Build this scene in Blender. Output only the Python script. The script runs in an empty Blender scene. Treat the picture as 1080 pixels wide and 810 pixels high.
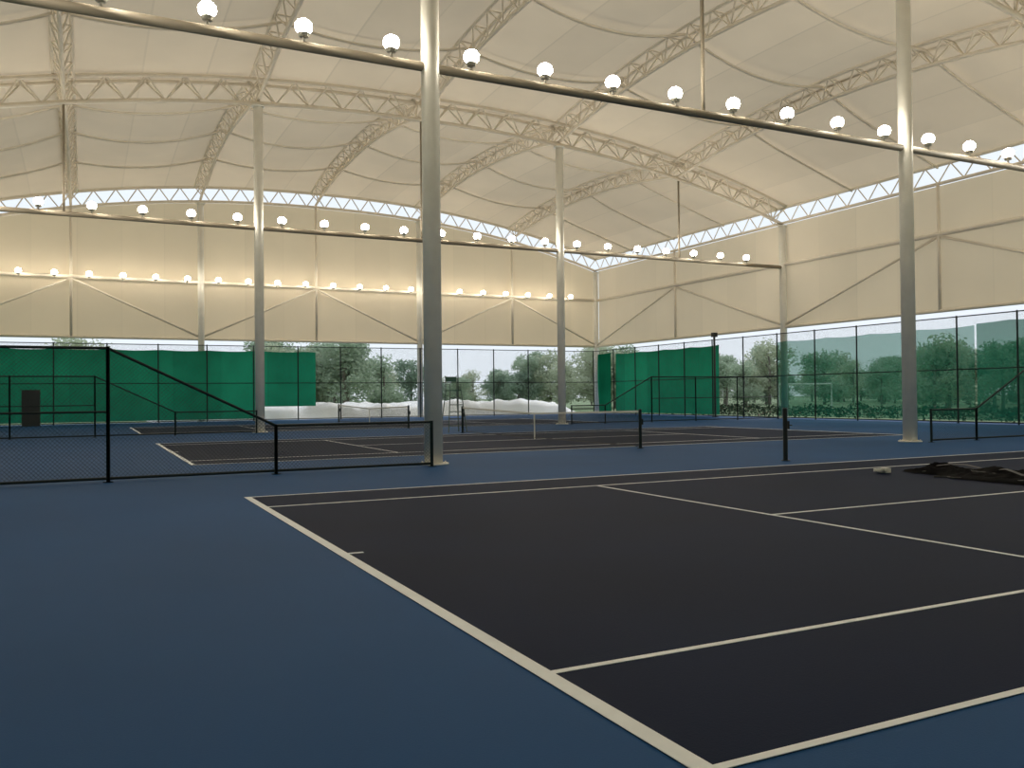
import bpy, math, random
import numpy as np
from mathutils import Vector, Matrix
random.seed(7)
S=bpy.context.scene
try: S.view_settings.view_transform='Standard'
except Exception: pass

# ---------------------------------------------------------------- layout
XL,XA,XB,XR=-10.64,4.83,20.29,35.76
YR=[-16.89,4.44,25.77,47.10]
XM=(XL+XR)/2; HW=(XR-XL)/2; BX=HW*2/6
def arch(x): 
    t=abs((x-XM)/HW); return 15.95-3.25*min(t,1.2)**2.2
def bulge(y):
    k=(y-YR[0])/21.33; f=k-math.floor(k); 
    return 1-(2*f-1)**2
def roofz(x,y,sag=0.0):
    edge=min(1,max(0,(HW-abs(x-XM))/5.0)); edge=edge*(2-edge)
    b=bulge(y)
    fx=((x-XL)/BX)%1.0; s=1-(2*fx-1)**2
    return arch(x)+0.95*b*edge-sag*s*b

# ---------------------------------------------------------------- helpers
class MB:
    def __init__(s): s.v=[];s.f=[];s.uv={};s.mi=[]
    def face(s,idx,m=0): s.f.append(tuple(idx)); s.mi.append(m)
    def quad(s,a,b,c,d,m=0,uv=None):
        i=len(s.v); s.v+= [tuple(a),tuple(b),tuple(c),tuple(d)]
        if uv: s.uv[len(s.f)]=uv
        s.face((i,i+1,i+2,i+3),m)
    def box(s,c,d,m=0,rz=0):
        i=len(s.v); hx,hy,hz=[q/2 for q in d]; cs,sn=math.cos(rz),math.sin(rz)
        for sx,sy,sz in [(-1,-1,-1),(1,-1,-1),(1,1,-1),(-1,1,-1),(-1,-1,1),(1,-1,1),(1,1,1),(-1,1,1)]:
            x,y=sx*hx,sy*hy
            s.v.append((c[0]+x*cs-y*sn,c[1]+x*sn+y*cs,c[2]+sz*hz))
        for q in [(0,3,2,1),(4,5,6,7),(0,1,5,4),(1,2,6,5),(2,3,7,6),(3,0,4,7)]: s.face([i+k for k in q],m)
    def tube(s,pts,r,n=8,m=0,caps=True):
        P=[Vector(p) for p in pts]; rr=r if isinstance(r,(list,tuple)) else [r]*len(P)
        st=len(s.v)
        up=None
        for k,p in enumerate(P):
            if k==0:t=P[1]-P[0]
            elif k==len(P)-1:t=P[-1]-P[-2]
            else:t=P[k+1]-P[k-1]
            t.normalize()
            if up is None: up=Vector((0,0,1)) if abs(t.z)<.9 else Vector((1,0,0))
            a=t.cross(up).normalized(); b=a.cross(t)
            for j in range(n):
                th=2*math.pi*(j+.5)/n
                q=p+a*math.cos(th)*rr[k]+b*math.sin(th)*rr[k]; s.v.append(tuple(q))
        for k in range(len(P)-1):
            for j in range(n):
                a0=st+k*n+j;a1=st+k*n+(j+1)%n
                s.face((a0,a1,a1+n,a0+n),m)
        if caps:
            s.face([st+j for j in range(n)][::-1],m); s.face([st+(len(P)-1)*n+j for j in range(n)],m)
    def lathe(s,c,prof,n=16,m=0):
        st=len(s.v)
        for r,z in prof:
            for j in range(n):
                th=2*math.pi*j/n; s.v.append((c[0]+r*math.cos(th),c[1]+r*math.sin(th),c[2]+z))
        for k in range(len(prof)-1):
            for j in range(n):
                a0=st+k*n+j;a1=st+k*n+(j+1)%n; s.face((a0,a1,a1+n,a0+n),m)
    def obj(s,name,mats,parent=None,smooth=False,loc=None):
        me=bpy.data.meshes.new(name); me.from_pydata(s.v,[],s.f); me.update()
        for m in (mats if isinstance(mats,list) else [mats]): me.materials.append(m)
        me.polygons.foreach_set('material_index',s.mi)
        if smooth: me.polygons.foreach_set('use_smooth',[True]*len(s.f))
        if s.uv:
            L=me.uv_layers.new(name='UVMap')
            for fi,uvs in s.uv.items():
                for li,u in zip(me.polygons[fi].loop_indices,uvs): L.data[li].uv=u
        o=bpy.data.objects.new(name,me); S.collection.objects.link(o)
        if parent: o.parent=parent
        return o
def empty(name,loc=(0,0,0)):
    o=bpy.data.objects.new(name,None); o.empty_display_size=.3; S.collection.objects.link(o); return o

def mat(name,col,rough=.6,noise=0,scale=3,metal=0,spec=.5,bump=0,bscale=80):
    m=bpy.data.materials.new(name); m.use_nodes=True; N=m.node_tree.nodes; L=m.node_tree.links
    b=N['Principled BSDF']; b.inputs['Roughness'].default_value=rough; b.inputs['Metallic'].default_value=metal
    b.inputs['Specular IOR Level'].default_value=spec
    b.inputs['Base Color'].default_value=(*col,1)
    tc=N.new('ShaderNodeTexCoord')
    if noise:
        n=N.new('ShaderNodeTexNoise'); n.inputs['Scale'].default_value=scale; n.inputs['Detail'].default_value=6
        L.new(tc.outputs['Object'],n.inputs['Vector'])
        r=N.new('ShaderNodeValToRGB'); r.color_ramp.elements[0].position=.3; r.color_ramp.elements[1].position=.7
        r.color_ramp.elements[0].color=(*[c*(1-noise) for c in col],1); r.color_ramp.elements[1].color=(*[min(1,c*(1+noise)) for c in col],1)
        L.new(n.outputs['Fac'],r.inputs['Fac']); L.new(r.outputs['Color'],b.inputs['Base Color'])
    if bump:
        n2=N.new('ShaderNodeTexNoise'); n2.inputs['Scale'].default_value=bscale; L.new(tc.outputs['Object'],n2.inputs['Vector'])
        bp=N.new('ShaderNodeBump'); bp.inputs['Strength'].default_value=bump; bp.inputs['Distance'].default_value=.01
        L.new(n2.outputs['Fac'],bp.inputs['Height']); L.new(bp.outputs['Normal'],b.inputs['Normal'])
    return m
def srgb(r,g,b):
    f=lambda c:(c/255/12.92 if c/255<=.04045 else ((c/255+.055)/1.055)**2.4)
    return (f(r),f(g),f(b))

def fabric(name,col,trans,tfac,axis='X',period=2.577,seam=.03,noise=.06,alpha=0.0,nscale=.35,off=0.0,sd=.07):
    """woven membrane: diffuse + translucent, welded seams every 'period' metres"""
    m=bpy.data.materials.new(name); m.use_nodes=True; N=m.node_tree.nodes; L=m.node_tree.links
    N.clear(); out=N.new('ShaderNodeOutputMaterial')
    tc=N.new('ShaderNodeTexCoord'); sx=N.new('ShaderNodeSeparateXYZ'); L.new(tc.outputs['Object'],sx.inputs[0])
    def mt(op,a,b=None):
        n=N.new('ShaderNodeMath'); n.operation=op
        for i,q in enumerate([a,b]):
            if q is None: continue
            if isinstance(q,(int,float)): n.inputs[i].default_value=q
            else: L.new(q,n.inputs[i])
        return n.outputs[0]
    fr=mt('FRACT',mt('DIVIDE',mt('ADD',sx.outputs[axis],100*period+off),period))
    seamf=mt('LESS_THAN',fr,seam)
    no=N.new('ShaderNodeTexNoise'); no.inputs['Scale'].default_value=nscale; no.inputs['Detail'].default_value=5; L.new(tc.outputs['Object'],no.inputs['Vector'])
    pid=mt('FLOOR',mt('DIVIDE',mt('ADD',sx.outputs[axis],100*period+off),period))
    wn=N.new('ShaderNodeTexWhiteNoise'); wn.noise_dimensions='1D'; L.new(pid,wn.inputs['W'])
    br=mt('ADD',mt('ADD',1-noise*1.5,mt('MULTIPLY',no.outputs['Fac'],noise*2)),mt('MULTIPLY',wn.outputs['Value'],noise))
    br=mt('SUBTRACT',br,mt('MULTIPLY',seamf,sd))
    def colr(c):
        v=N.new('ShaderNodeVectorMath'); v.operation='SCALE'; v.inputs[0].default_value=c; L.new(br,v.inputs['Scale']); return v.outputs[0]
    d=N.new('ShaderNodeBsdfDiffuse'); L.new(colr(col),d.inputs['Color'])
    t=N.new('ShaderNodeBsdfTranslucent'); L.new(colr(trans),t.inputs['Color'])
    mx=N.new('ShaderNodeMixShader'); mx.inputs[0].default_value=tfac; L.new(d.outputs[0],mx.inputs[1]); L.new(t.outputs[0],mx.inputs[2])
    res=mx.outputs[0]
    if alpha>0:
        tr=N.new('ShaderNodeBsdfTransparent'); m2=N.new('ShaderNodeMixShader'); m2.inputs[0].default_value=alpha
        tr.inputs[0].default_value=(.75,.95,.88,1)
        L.new(res,m2.inputs[1]); L.new(tr.outputs[0],m2.inputs[2]); res=m2.outputs[0]
    L.new(res,out.inputs['Surface']); return m

def meshmat(name,col,d,w):
    """diamond wire mesh, UV in metres"""
    m=bpy.data.materials.new(name); m.use_nodes=True; N=m.node_tree.nodes; L=m.node_tree.links
    N.clear(); out=N.new('ShaderNodeOutputMaterial'); uv=N.new('ShaderNodeUVMap'); sx=N.new('ShaderNodeSeparateXYZ'); L.new(uv.outputs[0],sx.inputs[0])
    def mt(op,a,b=None):
        n=N.new('ShaderNodeMath'); n.operation=op
        for i,q in enumerate([a,b]):
            if q is None: continue
            if isinstance(q,(int,float)): n.inputs[i].default_value=q
            else: L.new(q,n.inputs[i])
        return n.outputs[0]
    a=mt('LESS_THAN',mt('FRACT',mt('DIVIDE',mt('ADD',mt('ADD',sx.outputs[0],sx.outputs[1]),500),d)),w)
    b=mt('LESS_THAN',mt('FRACT',mt('DIVIDE',mt('ADD',mt('SUBTRACT',sx.outputs[0],sx.outputs[1]),500),d)),w)
    k=mt('MAXIMUM',a,b)
    p=N.new('ShaderNodeBsdfPrincipled'); p.inputs['Base Color'].default_value=(*col,1); p.inputs['Roughness'].default_value=.5
    tr=N.new('ShaderNodeBsdfTransparent'); mx=N.new('ShaderNodeMixShader'); L.new(k,mx.inputs[0]); L.new(tr.outputs[0],mx.inputs[1]); L.new(p.outputs[0],mx.inputs[2])
    L.new(mx.outputs[0],out.inputs['Surface']); return m

M_floor=mat('blue_acrylic',(.016,.078,.225),.65,.10,.25,spec=.10,bump=.15)
M_court=mat('dark_navy_acrylic',(.0045,.0115,.040),.65,.14,.4,spec=.06,bump=.15)
M_line=mat('white_line_paint',(.86,.89,.93),.6,.04,6)
M_steel=mat('cream_painted_steel',srgb(232,230,222),.45,.05,2)
M_truss=mat('beige_painted_steel',srgb(230,220,204),.5,.05,2)
M_beam=mat('grey_beige_painted_steel',srgb(150,140,124),.6,.06,2,spec=.2)
M_dark=mat('dark_green_powdercoat',srgb(16,30,32),.45,.1,5,spec=.3)
M_black=mat('black_metal',srgb(18,20,22),.4,.1,5)
M_roof=fabric('roof_membrane',(.65,.55,.42),(.86,.72,.52),.27,'X',2.577,.03,.10,sd=.09)
M_wall=fabric('wall_membrane_x',(.72,.61,.46),(.88,.73,.52),.36,'X',2.577,.02,.06,sd=.04)
M_wally=fabric('wall_membrane_y',(.72,.62,.49),(.86,.73,.56),.34,'Y',2.666,.02,.06,off=16.89,sd=.04)
M_green=fabric('green_windscreen',srgb(18,100,76),srgb(40,165,125),.38,'X',3.0,.03,.25,nscale=.9)
M_greeny=fabric('green_windscreen_side',srgb(18,100,76),srgb(40,165,125),.38,'Y',3.0,.03,.25,nscale=.9)
M_net_sheer=fabric('sheer_green_net',srgb(20,84,66),srgb(30,130,100),.35,'Y',3.0,.03,.2,alpha=.42)
M_net_mid=fabric('half_sheer_green_net',srgb(20,90,72),srgb(30,140,108),.35,'Y',3.0,.03,.2,alpha=.25)
M_chain=meshmat('chain_link',srgb(20,34,34),.075,.09)
M_tnet=meshmat('tennis_netting',srgb(16,16,18),.05,.16)
M_band=mat('white_net_tape',srgb(215,215,210),.7)

def emis(name,col,st):
    m=bpy.data.materials.new(name); m.use_nodes=True; N=m.node_tree.nodes; L=m.node_tree.links; N.clear()
    o=N.new('ShaderNodeOutputMaterial'); e=N.new('ShaderNodeEmission'); e.inputs[0].default_value=(*col,1); e.inputs[1].default_value=st; L.new(e.outputs[0],o.inputs[0]); return m
M_lamp=emis('lamp_glow',(1,.91,.74),74)
M_lamp_far=emis('lamp_glow_wall',(1,.90,.72),40)

# ---------------------------------------------------------------- ground, floor
b=MB(); b.box(((XL+XR)/2,(YR[0]+YR[3])/2,-.1),(XR-XL+1.2,YR[3]-YR[0]+1.2,.2)); b.obj('floor',M_floor)
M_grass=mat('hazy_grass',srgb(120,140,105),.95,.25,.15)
b=MB(); n=24
for i in range(n):
    for j in range(n):
        x0=-300+600/n*i;y0=-200+600/n*j;s=600/n
        b.quad((x0,y0,-.12),(x0+s,y0,-.12),(x0+s,y0+s,-.12),(x0,y0+s,-.12))
b.obj('ground',M_grass)

def court(y0,x0=0):
    """doubles court, x along its length, y0 = near sideline"""
    e=empty('tennis_court')
    b=MB(); b.box((x0+11.885,y0+5.485,.002),(23.77,10.97,.005)); b.obj('surface',M_court,e)
    b=MB(); z=.006
    def ln(xa,ya,xb,yb): b.box(((xa+xb)/2,(ya+yb)/2,z),(abs(xb-xa),abs(yb-ya),.004))
    w=.05;W=.10
    for x,s in((x0,1),(x0+23.77,-1)):
        ln(x,y0,x+s*W,y0+10.97); ln(x+s*W,y0+5.485-w/2,x+s*.25,y0+5.485+w/2)
    for y,s in((y0,1),(y0+10.97,-1)): ln(x0+W,y,x0+23.77-W,y+s*w)
    for y,s in((y0+1.37,1),(y0+9.6,-1)): ln(x0+W,y,x0+23.77-W,y+s*w)
    for x in(x0+5.485,x0+18.285): ln(x-w/2,y0+1.37+w,x+w/2,y0+9.6-w)
    ln(x0+5.51,y0+5.46,x0+18.26,y0+5.51)
    b.obj('lines',M_line,e)
court(-10.97); court(7.35); court(26.5)

def net(yc,x=11.885):
    e=empty('tennis_net'); b=MB()
    ya,yb=yc-6.4,yc+6.4
    for y in(ya,yb):
        b.tube([(x,y,.0),(x,y,1.09)],.045,12); b.tube([(x,y,1.09),(x,y,1.11)],[.05,.03],12)
        b.box((x+.06,y,.75),(.05,.06,.16))
        b.tube([(x,y,.006),(x,y,.02)],.10,12)
    b.obj('posts',M_dark,e)
    nb=MB(); tb=MB(); K=24
    h=lambda t:1.07-.155*(1-abs(2*t-1))
    for k in range(K):
        t0,t1=k/K,(k+1)/K; y0,y1=ya+.05+(12.7)*t0,ya+.05+12.7*t1
        nb.quad((x,y0,.05),(x,y1,.05),(x,y1,h(t1)-.02),(x,y0,h(t0)-.02),uv=[(y0,.05),(y1,.05),(y1,h(t1)),(y0,h(t0))])
        for dx in(-.012,.012): tb.quad((x+dx,y0,h(t0)-.055),(x+dx,y1,h(t1)-.055),(x+dx,y1,h(t1)),(x+dx,y0,h(t0)))
        tb.quad((x-.012,y0,h(t0)),(x+.012,y0,h(t0)),(x+.012,y1,h(t1)),(x-.012,y1,h(t1)))
    tb.box((x,yc,.46),(.03,.05,.91))
    nb.obj('netting',M_tnet,e); tb.obj('headband',M_band,e)
    bb=MB(); bb.tube([(x,ya,.06),(x,yb,.06)],.012,6); bb.obj('bottom_cord',M_black,e)
net(12.95); net(32.4)
# posts of the near court, whose net is off and lies on the floor
for y in(.914,-11.884):
    b=MB(); x=11.885
    b.tube([(x,y,.0),(x,y,1.17)],.05,12); b.tube([(x,y,1.17),(x,y,1.19)],[.055,.03],12)
    b.box((x+.07,y,.8),(.06,.07,.18)); b.tube([(x+.07,y-.06,.8),(x+.07,y-.14,.8)],.012,6); b.tube([(x,y,.005),(x,y,.02)],.1,12)
    b.obj('net_post',M_black)

# crumpled net on the floor
def crumpled():
    b=MB(); nx,ny=26,150
    from mathutils import noise
    st=len(b.v)
    for j in range(ny+1):
        t=j/ny; y=-2.3-9.0*t
        wid=(.25+.42*min(1,t*6))*(1+.35*noise.noise(Vector((0,y*1.1,3))))
        cx=12.0+.28*noise.noise(Vector((5,y*.6,0)))
        for i in range(nx+1):
            s=i/nx*2-1
            prof=max(0,1-abs(s)**3)
            hgt=.014+prof*(.12+.12*noise.noise(Vector((s*2.2,y*1.6,1)))+.07*noise.noise(Vector((s*6,y*5,2)))+.03*noise.noise(Vector((s*14,y*12,7))))*min(1,t*12+.25)
            b.v.append((cx+s*wid+.05*noise.noise(Vector((s*3,y*4,9))),y+.04*noise.noise(Vector((s*5,y*3,4))),max(.014,hgt)))
    for j in range(ny):
        for i in range(nx):
            a=st+j*(nx+1)+i; b.face((a,a+1,a+nx+2,a+nx+1))
    e=empty('removed_net'); b.obj('netting_heap',mat('black_netting',srgb(9,9,12),.9,.4,30,spec=.1,bump=.8,bscale=60),e,smooth=True)
    c=MB(); pts=[]
    for k in range(60):
        t=k/59; y=-2.8-7.8*t
        pts.append((11.65+.22*math.sin(t*17)+.1*math.sin(t*41),y,.04+.07*abs(math.sin(t*13))))
    c.tube(pts,.022,6); 
    pts=[(12.3+.2*math.sin(k*.7),-2.6-k*.28,.04+.05*abs(math.sin(k))) for k in range(26)]
    c.tube(pts,.018,6)
    pts=[(11.6-.05*k+.1*math.sin(k),-4.2+.09*k,.026) for k in range(10)]
    c.tube(pts,.015,6)
    c.obj('net_cables',M_black,e)
    w=MB(); pts=[(11.75+.3*math.sin(k*.5),-3.0-k*.2,.16+.04*math.sin(k*1.1)) for k in range(20)]
    for k in range(len(pts)-1):
        p,q=pts[k],pts[k+1]; w.quad(p,q,(q[0]+.06,q[1],q[2]+.015),(p[0]+.06,p[1],p[2]+.015))
    w.obj('headband',mat('grey_tape',srgb(95,95,100),.8),e)
    b=MB()
    for k in range(5):
        a=k*1.1; b.box((11.15+.07*math.cos(a),-2.35+.09*math.sin(a),.04+.012*k),(.16,.10,.05),rz=a)
    b.obj('strap_roll',M_band,e)
    b=MB()
    for k in range(3): b.box((12.55+.08*k,-2.35-.05*k,.04+.01*k),(.14,.09,.05),rz=k*.9)
    b.obj('strap_end',M_band,e)
crumpled()

# ---------------------------------------------------------------- structure
def column(x,y,ztop,r=.205):
    b=MB(); b.tube([(x,y,.03),(x,y,ztop)],r,24)
    b.tube([(x,y,.0),(x,y,.035)],.34,24)
    for k in range(8):
        a=k*math.pi/4; b.tube([(x+.28*math.cos(a),y+.28*math.sin(a),.03),(x+.28*math.cos(a),y+.28*math.sin(a),.07)],.018,6)
    b.tube([(x,y,ztop-.06),(x,y,ztop)],r+.09,24)
    o=b.obj('steel_column',M_steel); 
    for p in o.data.polygons: p.use_smooth=len(p.vertices)==4
for y in YR:
    for x in (XL,XA,XB,XR):
        column(x,y,arch(x)-1.04)

roofE=empty('roof_truss_structure')
def zig(b,A,B1,n,r):
    """lattice between two polylines given as functions of t"""
    for k in range(n):
        t0,tm,t1=k/n,(k+.5)/n,(k+1)/n
        b.tube([A(t0),B1(tm)],r,5,caps=False); b.tube([B1(tm),A(t1)],r,5,caps=False)
# main arches (triangular section) across X
for yi,y in enumerate(YR):
    b=MB(); K=60
    end=yi in(0,3); w=.0 if end else .42
    f=lambda dy,dz:(lambda t:(XL+(XR-XL)*t,y+dy,arch(XL+(XR-XL)*t)+dz))
    lo=f(0,-.95)
    tops=[f(0,0)] if end else [f(-w,0),f(w,0)]
    for T in tops: b.tube([T(k/K) for k in range(K+1)],.09,8)
    b.tube([lo(k/K) for k in range(K+1)],.10,8)
    for T in tops: zig(b,T,lo,30 if not end else 36,.04)
    if not end:
        for k in range(31): b.tube([tops[0](k/30),tops[1](k/30)],.035,5,caps=False)
    b.obj('arch_truss',M_truss,roofE,smooth=True)
# longitudinal arched trusses along Y, at every half bay
for xi in range(7):
    x=XL+BX*xi; edge=xi in(0,6)
    b=MB()
    for s in range(3):
        ya,yb=YR[s],YR[s+1]
        w=0 if edge else .35
        top=lambda dx:(lambda t:(x+dx,ya+(yb-ya)*t,roofz(x,ya+(yb-ya)*t)))
        dep=.9 if edge else .8
        low=lambda t:(x,ya+(yb-ya)*t,roofz(x,ya+(yb-ya)*t)-dep)
        K=24; T=[top(0)] if edge else [top(-w),top(w)]
        for q in T: b.tube([q(k/K) for k in range(K+1)],.075,7)
        b.tube([low(k/K) for k in range(K+1)],.085,7)
        for q in T: zig(b,q,low,15,.035)
        if not edge:
            for k in range(1,15): b.tube([T[0](k/15),T[1](k/15)],.03,5,caps=False)
    b.obj('eave_truss' if edge else 'longitudinal_truss',M_truss,roofE,smooth=True)
# sagging purlins across X between the longitudinal trusses
b=MB()
for s in range(3):
    for fr in(.25,.5,.75):
        y=YR[s]+21.33*fr
        for xi in range(6):
            K=10; b.tube([(XL+BX*(xi+k/K),y,roofz(XL+BX*(xi+k/K)-(1e-6 if k==K else 0),y,.75)-.10) for k in range(K+1)],.065,6,caps=False)
b.obj('roof_purlins',M_truss,roofE,smooth=True)
# roof membrane
b=MB(); nx,ny=96,96
xs=[XL-.5+(XR-XL+1.0)*i/nx for i in range(nx+1)]; ys=[YR[0]-.5+(YR[3]-YR[0]+1.0)*j/ny for j in range(ny+1)]
for yv in ys:
    yc=min(max(yv,YR[0]),YR[3])
    for xv in xs:
        xc=min(max(xv,XL),XR); b.v.append((xv,yv,roofz(xc+1e-6,yc,.70)+.11))
for j in range(ny):
    for i in range(nx):
        a=j*(nx+1)+i; b.face((a,a+1,a+nx+2,a+nx+1))
b.obj('ceiling',M_roof,smooth=True)

ZG,ZB,ZE=9.3,5.5,None
# walls ------------------------------------------------------------------
def end_wall(y,out,name):
    b=MB(); K=60; yo=y+out*.28
    for k in range(K):
        x0=XL+(XR-XL)*k/K; x1=XL+(XR-XL)*(k+1)/K
        zs0=[ZB,7.5,ZG,arch(x0)-1.0]; zs1=[ZB,7.5,ZG,arch(x1)-1.0]
        for q in range(3): b.quad((x0,yo,zs0[q]),(x1,yo,zs1[q]),(x1,yo,zs1[q+1]),(x0,yo,zs0[q+1]))
    w=b.obj(name,M_wall)
    g=MB()
    g.tube([(XL,y,ZG),(XR,y,ZG)],.11,10); g.tube([(XL,y,ZB),(XR,y,ZB)],.09,10)
    for xi in(1,3,5):
        x=XL+BX*xi; g.tube([(x,y,ZB),(x,y,arch(x)-.95)],.085,10)
        for s in(-1,1): g.tube([(x,y,ZG-.1),(x+s*BX,y,ZB+.1)],.07,8)
    g.obj('frame',M_truss,w,smooth=True)
def side_wall(x,out,name):
    b=MB(); K=32; xo=x+out*.28
    for k in range(K):
        y0=YR[0]+(YR[3]-YR[0])*k/K; y1=YR[0]+(YR[3]-YR[0])*(k+1)/K
        zs=[ZB,7.5,ZG,11.75]
        for q in range(3): b.quad((xo,y0,zs[q]),(xo,y1,zs[q]),(xo,y1,zs[q+1]),(xo,y0,zs[q+1]))
    w=b.obj(name,M_wally)
    g=MB(); g.tube([(x,YR[0],ZG),(x,YR[3],ZG)],.11,10); g.tube([(x,YR[0],ZB),(x,YR[3],ZB)],.09,10)
    for s in range(3):
        ym=YR[s]+21.33/2; g.tube([(x,ym,ZB),(x,ym,11.75)],.085,10)
        for q in(-1,1): g.tube([(x,ym,ZG-.1),(x,ym+q*21.33/2,ZB+.1)],.07,8)
    g.obj('frame',M_truss,w,smooth=True)
end_wall(YR[3],1,'wall_far'); end_wall(YR[0],-1,'wall_near')
side_wall(XR,1,'wall_right'); side_wall(XL,-1,'wall_left')

# light beams + lamps ------------------------------------------------------
M_hous=mat('lamp_housing',srgb(170,168,160),.4,metal=.3)
def light_row(y,zb,x0,x1,beam=True,r=.185,wall=0):
    e=empty('floodlight_row')
    b=MB(); 
    if beam:
        b.tube([(XL,y,zb),(XR,y,zb)],.105,12)
        for xi in(1,3,5):
            x=XL+BX*xi; b.tube([(x,y,zb),(x,y,arch(x)-.95)],.055,8)
        b.obj('beam',M_beam,e,smooth=True)
    h=MB(); l=MB(); sp=1.933; k0=math.ceil((x0-5.85)/sp); k1=math.floor((x1-5.85)/sp)
    for k in range(k0,k1+1):
        x=5.85+sp*k; z=zb+.42
        if wall: h.tube([(x,y+wall,zb+.2),(x,y,zb+.2),(x,y,z-.15)],.03,6)
        else: h.tube([(x,y,zb+.05),(x,y,z-.15)],.03,6)
        h.lathe((x,y,z),[(.001,-.24),(.10,-.22),(.13,-.15),(.12,-.13),(.05,-.13)],12)
        prof=[(.001+r*math.sin(a),-r*.9*math.cos(a)) for a in [i*math.pi/8 for i in range(9)]]
        l.lathe((x,y,z),prof,12)
    h.obj('lamp_housings',M_hous,e)
    l.obj('lamp_lenses',M_lamp_far if wall else M_lamp,e,smooth=True)
light_row(YR[1],8.94,XL+1,XR-1); light_row(YR[2],9.12,XL+1,XR-1)
light_row(YR[3]-.75,9.0,XL+1,XR-1.0,beam=False,r=.18,wall=.75); light_row(YR[0]+.75,9.0,XL+1,XR-1,beam=False,r=.18,wall=-.75)

# fences -------------------------------------------------------------------
def divider(y):
    e=empty('chain_link_fence'); b=MB(); m=MB()
    TH,LH=2.48,.97
    secs=[]
    nx_=[XL+.9,-7.8,-4.8,-1.8]
    for i in range(3): secs.append((nx_[i],TH,nx_[i+1],TH))
    secs+=[(-1.8,TH,1.25,LH),(1.25,LH,XA-.25,LH)]
    secs+=[(XB+.25,LH,22.6,LH),(22.6,LH,25.6,TH),(25.6,TH,28.6,TH),(28.6,TH,31.6,TH),(31.6,TH,XR-1.1,TH)]
    for xa,za,xb,zb in secs:
        b.tube([(xa,y,za),(xb,y,zb)],.028,8); b.tube([(xa,y,.07),(xb,y,.07)],.028,8)
        for xx,zz in((xa,za),(xb,zb)): 
            b.tube([(xx,y,0),(xx,y,zz+.03)],.036,8); b.tube([(xx,y,0),(xx,y,.012)],.09,10)
        if za==TH and zb==TH: b.tube([(xa,y,1.3),(xb,y,1.3)],.02,6)
        m.quad((xa,y,.07),(xb,y,.07),(xb,y,zb),(xa,y,za),uv=[(xa,.07),(xb,.07),(xb,zb),(xa,za)])
    b.obj('frame',M_dark,e); m.obj('mesh',M_chain,e)
divider(3.9); divider(25.2)

def wavy(b,A,B,z0,z1,amp=.05,wl=1.1,n=None,m=0,seed=0):
    A=Vector(A);B=Vector(B);d=B-A;Ln=d.length;n=n or int(Ln*5);t=d.normalized();nn=Vector((-t.y,t.x))
    rows=6; st=len(b.v)
    for j in range(rows+1):
        z=z0+(z1-z0)*j/rows
        for i in range(n+1):
            s=Ln*i/n; a=amp*(.6+.4*math.sin(s*.7+seed))*math.sin(2*math.pi*s/wl+seed+z*.35)*(1-.7*abs(j/rows-.5)*1.2)
            zz=z-(.06*abs(math.sin(math.pi*s/3)) if j==rows else 0)
            p=A+t*s+nn*a; b.v.append((p.x,p.y,zz))
    for j in range(rows):
        for i in range(n):
            a=st+j*(n+1)+i; b.face((a,a+1,a+n+2,a+n+1),m)
FH=5.05
def perimeter(axis,c,a,bb,name='perimeter_fence'):
    e=empty(name); f=MB(); m=MB()
    P=(lambda s,z:(s,c,z)) if axis=='X' else (lambda s,z:(c,s,z))
    n=int(round((bb-a)/3)); st=(bb-a)/n
    for k in range(n+1):
        s=a+st*k; f.tube([P(s,0),P(s,FH+.05)],.042,8)
    for z in(.08,2.55,FH): f.tube([P(a,z),P(bb,z)],.028,8)
    m.quad(P(a,.08),P(bb,.08),P(bb,FH),P(a,FH),uv=[(a,.08),(bb,.08),(bb,FH),(a,FH)])
    f.obj('frame',M_dark,e); m.obj('mesh',M_chain,e); return e
YF,XF=46.3,34.95
perimeter('X',YF,XL+.8,XF); perimeter('Y',XF,YR[0]+.8,YF)
perimeter('Y',XL+.8,YR[0]+.8,YF); perimeter('X',YR[0]+.8,XL+.8,XF)
b=MB(); wavy(b,(XL+.9,YF+.1),(8.6,YF+.1),.15,4.72,.035,1.5); b.obj('green_windscreen',M_green)
b=MB(); wavy(b,(8.6,YF+.1),(12.3,YF+.1),.95,4.72,.035,1.5); b.obj('green_windscreen',M_green)
b=MB(); wavy(b,(XF+.12,30.9),(XF+.12,43.2),.15,4.72,.035,1.5,seed=1); b.obj('green_windscreen',M_greeny)
b=MB(); wavy(b,(XF-.30,43.2),(XF-.30,45.0),.15,4.8,.16,.30,n=80); b.obj('gathered_green_curtain',M_greeny)
b=MB(); wavy(b,(XF+.12,12.8),(XF+.12,25.6),.15,4.6,.03,1.5,seed=2); b.obj('sheer_windscreen',M_net_sheer)
b=MB(); wavy(b,(XF+.12,YR[0]+1),(XF+.12,12.7),.15,4.72,.03,1.5,seed=3); b.obj('sheer_windscreen',M_net_mid)
b=MB(); wavy(b,(XL+.7,YR[0]+1),(XL+.7,YF),.15,4.72,.03,1.5,seed=3); b.obj('green_windscreen',M_greeny)
b=MB(); wavy(b,(XL+1,YR[0]+.7),(XF,YR[0]+.7),.15,4.72,.03,1.5,seed=3); b.obj('green_windscreen',M_green)
# tall dark gate post on right fence
b=MB(); b.tube([(34.6,30.8,0),(34.6,30.8,5.3)],.07,10); b.box((34.6,30.8,5.35),(.3,.3,.28)); b.box((34.6,30.8,.02),(.3,.3,.04)); b.obj('gate_post',M_black)

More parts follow.
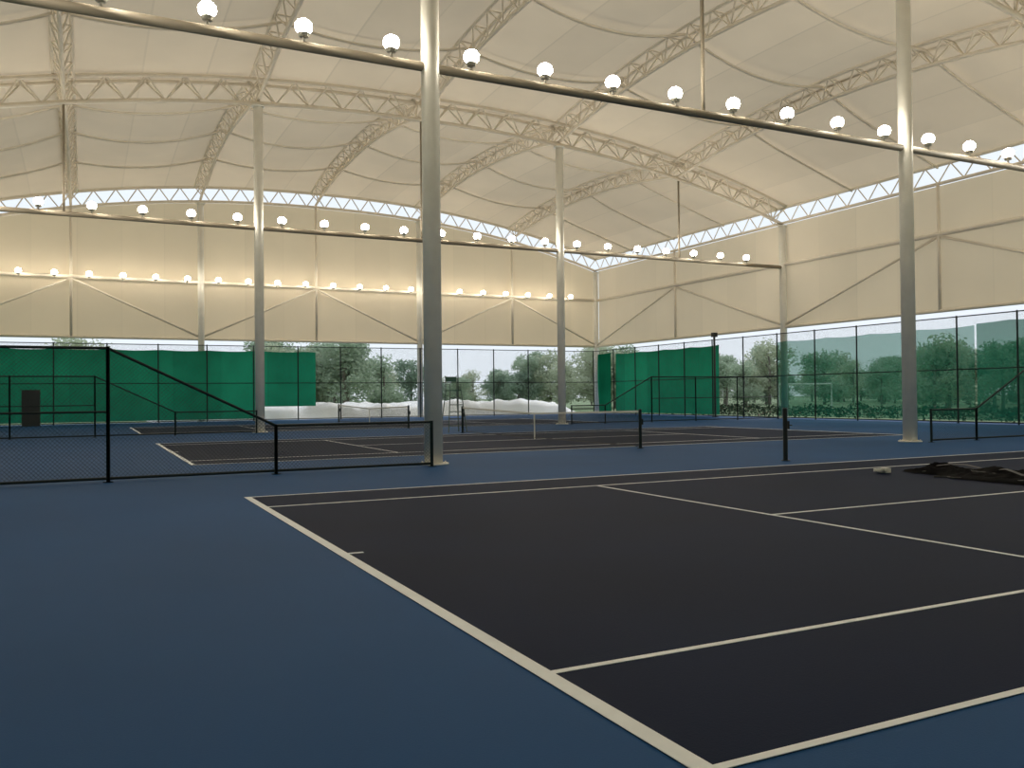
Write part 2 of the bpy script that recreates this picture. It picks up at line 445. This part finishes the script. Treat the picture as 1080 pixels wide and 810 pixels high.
# umpire chair ---------------------------------------------------------------
def umpire(x,y):
    e=empty('umpire_chair'); b=MB()
    for sx in(-1,1):
        for sy,yo in((-1,-.45),(1,.45)):
            b.tube([(x+sx*.42,y+yo,0),(x+sx*.25,y+yo*.55,1.75)],.022,8)
        b.tube([(x+sx*.25,y+.25,1.75),(x+sx*.25,y+.28,2.4)],.02,8)
        b.tube([(x+sx*.25,y-.22,1.75),(x+sx*.25,y-.22,2.02),(x+sx*.25,y+.26,2.02)],.018,8)
    for k in range(1,6):
        t=k/6; hw=.42-.17*t; b.tube([(x-hw,y-.45+.2*t,1.75*t),(x+hw,y-.45+.2*t,1.75*t)],.018,6)
    b.obj('frame',mat('grey_green_paint',srgb(95,110,105),.5),e)
    s=MB(); s.box((x,y,1.77),(.52,.5,.04)); s.box((x,y+.27,2.25),(.52,.03,.22)); s.obj('seat',mat('seat_green',srgb(50,90,80),.6),e)
umpire(11.885,20.3)

# cabinet by the far left fence
b=MB(); b.box((-5.0,44.6,1.1),(.95,.5,2.1)); b.box((-5.24,44.34,1.1),(.44,.03,2.0)); b.box((-4.76,44.34,1.1),(.44,.03,2.0)); b.box((-5.0,44.6,.025),(1.0,.55,.05)); b.box((-5.05,44.31,1.1),(.02,.03,.25)); b.box((-4.95,44.31,1.1),(.02,.03,.25))
b.obj('equipment_cabinet',mat('dark_grey_steel',srgb(28,34,36),.5,.1))

# ---------------------------------------------------------------- outside
from mathutils import noise
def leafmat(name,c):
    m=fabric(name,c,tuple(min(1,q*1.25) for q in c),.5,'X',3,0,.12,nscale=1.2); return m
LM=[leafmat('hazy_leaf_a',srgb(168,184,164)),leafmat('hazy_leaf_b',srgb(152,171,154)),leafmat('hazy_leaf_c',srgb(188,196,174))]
M_bark=mat('bark',srgb(120,114,106),.9,.2,3)
def treemesh(seed,lm):
    R=random.Random(seed); b=MB()
    H=R.uniform(5.5,7.0)
    b.tube([(0,0,-.1),(.08,.05,H*.3),(0,.1,H*.6),(.1,0,H*.85)],[.16,.13,.08,.03],8)
    blobs=[]
    for k in range(22):
        z=H*R.uniform(.2,.95); rad=(1.0-abs(z/H-.5)*1.0)*2.6; a=R.uniform(0,6.28); rr=rad*R.uniform(.2,1)
        c=Vector((rr*math.cos(a),rr*math.sin(a),z)); blobs.append((c,R.uniform(.6,1.2)))
        b.tube([(0,0,z*.75),tuple(c)],[.05,.015],5)
    for c,r in blobs:
        for k in range(150):
            d=Vector((R.gauss(0,1),R.gauss(0,1),R.gauss(0,1))).normalized()
            p=c+d*r*R.uniform(.45,1.1); s=R.uniform(.10,.2)
            u=Vector((R.gauss(0,1),R.gauss(0,1),R.gauss(0,1))).normalized(); v=u.cross(d+Vector((.01,.02,.03))).normalized()
            b.quad(p-u*s,p-v*s*.6,p+u*s,p+v*s*.6,m=1)
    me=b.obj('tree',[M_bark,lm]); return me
protos=[treemesh(i,LM[i%3]) for i in range(4)]
pl=[]
R=random.Random(3)
for k in range(56): pl.append((R.uniform(-5,80),R.uniform(68,100),R.uniform(.75,1.15)))
for k in range(70): pl.append((R.uniform(80,135),R.uniform(-8,110),R.uniform(.7,1.3)))
for k in range(8): pl.append((R.uniform(60,75),R.uniform(8,50),R.uniform(.75,.95)))
for i,(x,y,s) in enumerate(pl):
    # low shrubs where the far opening shows sky
    if y>60 and x<66 and .39<(x+2.2)/(y+13.7)<.46: s*=.6
    if i<4: o=protos[i]
    else:
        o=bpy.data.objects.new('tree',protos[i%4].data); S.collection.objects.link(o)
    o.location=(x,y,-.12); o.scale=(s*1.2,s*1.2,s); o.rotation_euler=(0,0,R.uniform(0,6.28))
# hedge outside the right side
def hedge(x0,x1,y0,y1,h,name,mats):
    b=MB(); R=random.Random(5)
    n=int((abs(x1-x0)+.6)*(abs(y1-y0)+.6)*130)
    for k in range(min(n,9000)):
        p=Vector((R.uniform(x0,x1),R.uniform(y0,y1),0)); hh=h*(.75+.35*noise.noise(Vector((p.x*.8,p.y*.8,0))))
        p.z=hh*R.uniform(.0,1)**.6
        s=R.uniform(.05,.11); u=Vector((R.gauss(0,1),R.gauss(0,1),R.gauss(0,1))).normalized(); v=u.cross(Vector((.3,.2,.9))).normalized()
        m=1 if R.random()<.05 else 0
        b.quad(p-u*s,p-v*s*.7,p+u*s,p+v*s*.7,m=m)
    b.obj(name,mats)
hedge(37.2,38.3,8,46,.95,'hedge',[mat('hedge_leaf',srgb(80,105,80),.9,.3,2),mat('hedge_blossom',srgb(190,150,150),.8)])
# white plastic sheeting lying beyond the far wall
b=MB(); nx,ny=110,26
for j in range(ny+1):
    for i in range(nx+1):
        x=2+34*i/nx; y=50.0+7*j/ny; ed=min(1,min(i,nx-i)/5,min(j,ny-j)/3)
        z=-.1+ed*(1.0+.45*noise.noise(Vector((x*.35,y*.4,0)))+.22*noise.noise(Vector((x*1.1,y*1.2,5)))+.1*noise.noise(Vector((x*3,y*3,2))))
        b.v.append((x,y,z))
for j in range(ny):
    for i in range(nx):
        a=j*(nx+1)+i; b.face((a,a+1,a+nx+2,a+nx+1))
b.obj('white_plastic_sheeting',mat('white_sheet',srgb(240,243,246),.5,.04,1.5),smooth=True)
# football goal far away on the right
b=MB(); gx,gy=62.5,50.8; dx,dy=.68,-.73; L_=5
P=lambda s,z,bk=0:(gx+dx*s+.73*bk,gy+dy*s+.68*bk,z-.12)
b.tube([P(-L_/2,0),P(-L_/2,2.5),P(L_/2,2.5),P(L_/2,0)],.09,6)
for s in(-L_/2,L_/2): b.tube([P(s,2.5),P(s,2.4,.8),P(s,0,2)],.05,6)
b.tube([P(-L_/2,0,2),P(L_/2,0,2)],.05,6)
b.obj('football_goal',M_band)

# ---------------------------------------------------------------- light
W=bpy.data.worlds.new('overcast_sky'); S.world=W; W.use_nodes=True; N=W.node_tree.nodes; L=W.node_tree.links
bg=N['Background']; bg.inputs[1].default_value=1.05; bg.inputs[0].default_value=(.84,.91,.98,1)
sd=bpy.data.lights.new('sun','SUN'); sd.energy=1.2; sd.angle=math.radians(25); sd.color=(1,.95,.88)
so=bpy.data.objects.new('sun',sd); S.collection.objects.link(so); so.rotation_euler=(math.radians(-25),math.radians(38),0)

# ---------------------------------------------------------------- camera
yaw,pit,rol,f=.4599,.0135,-.0102,911.7
F=Vector((math.sin(yaw)*math.cos(pit),math.cos(yaw)*math.cos(pit),math.sin(pit))); Rr=Vector((math.cos(yaw),-math.sin(yaw),0)); U=Rr.cross(F)
r2=Rr*math.cos(rol)+U*math.sin(rol); u2=-Rr*math.sin(rol)+U*math.cos(rol)
cd=bpy.data.cameras.new('camera'); cd.sensor_width=36; cd.lens=36*f/1080; cd.clip_end=1000
co=bpy.data.objects.new('camera',cd); S.collection.objects.link(co)
M=Matrix((r2,u2,-F)).transposed().to_4x4(); M.translation=Vector((-2.1981,-13.7478,1.5242)); co.matrix_world=M
S.camera=co
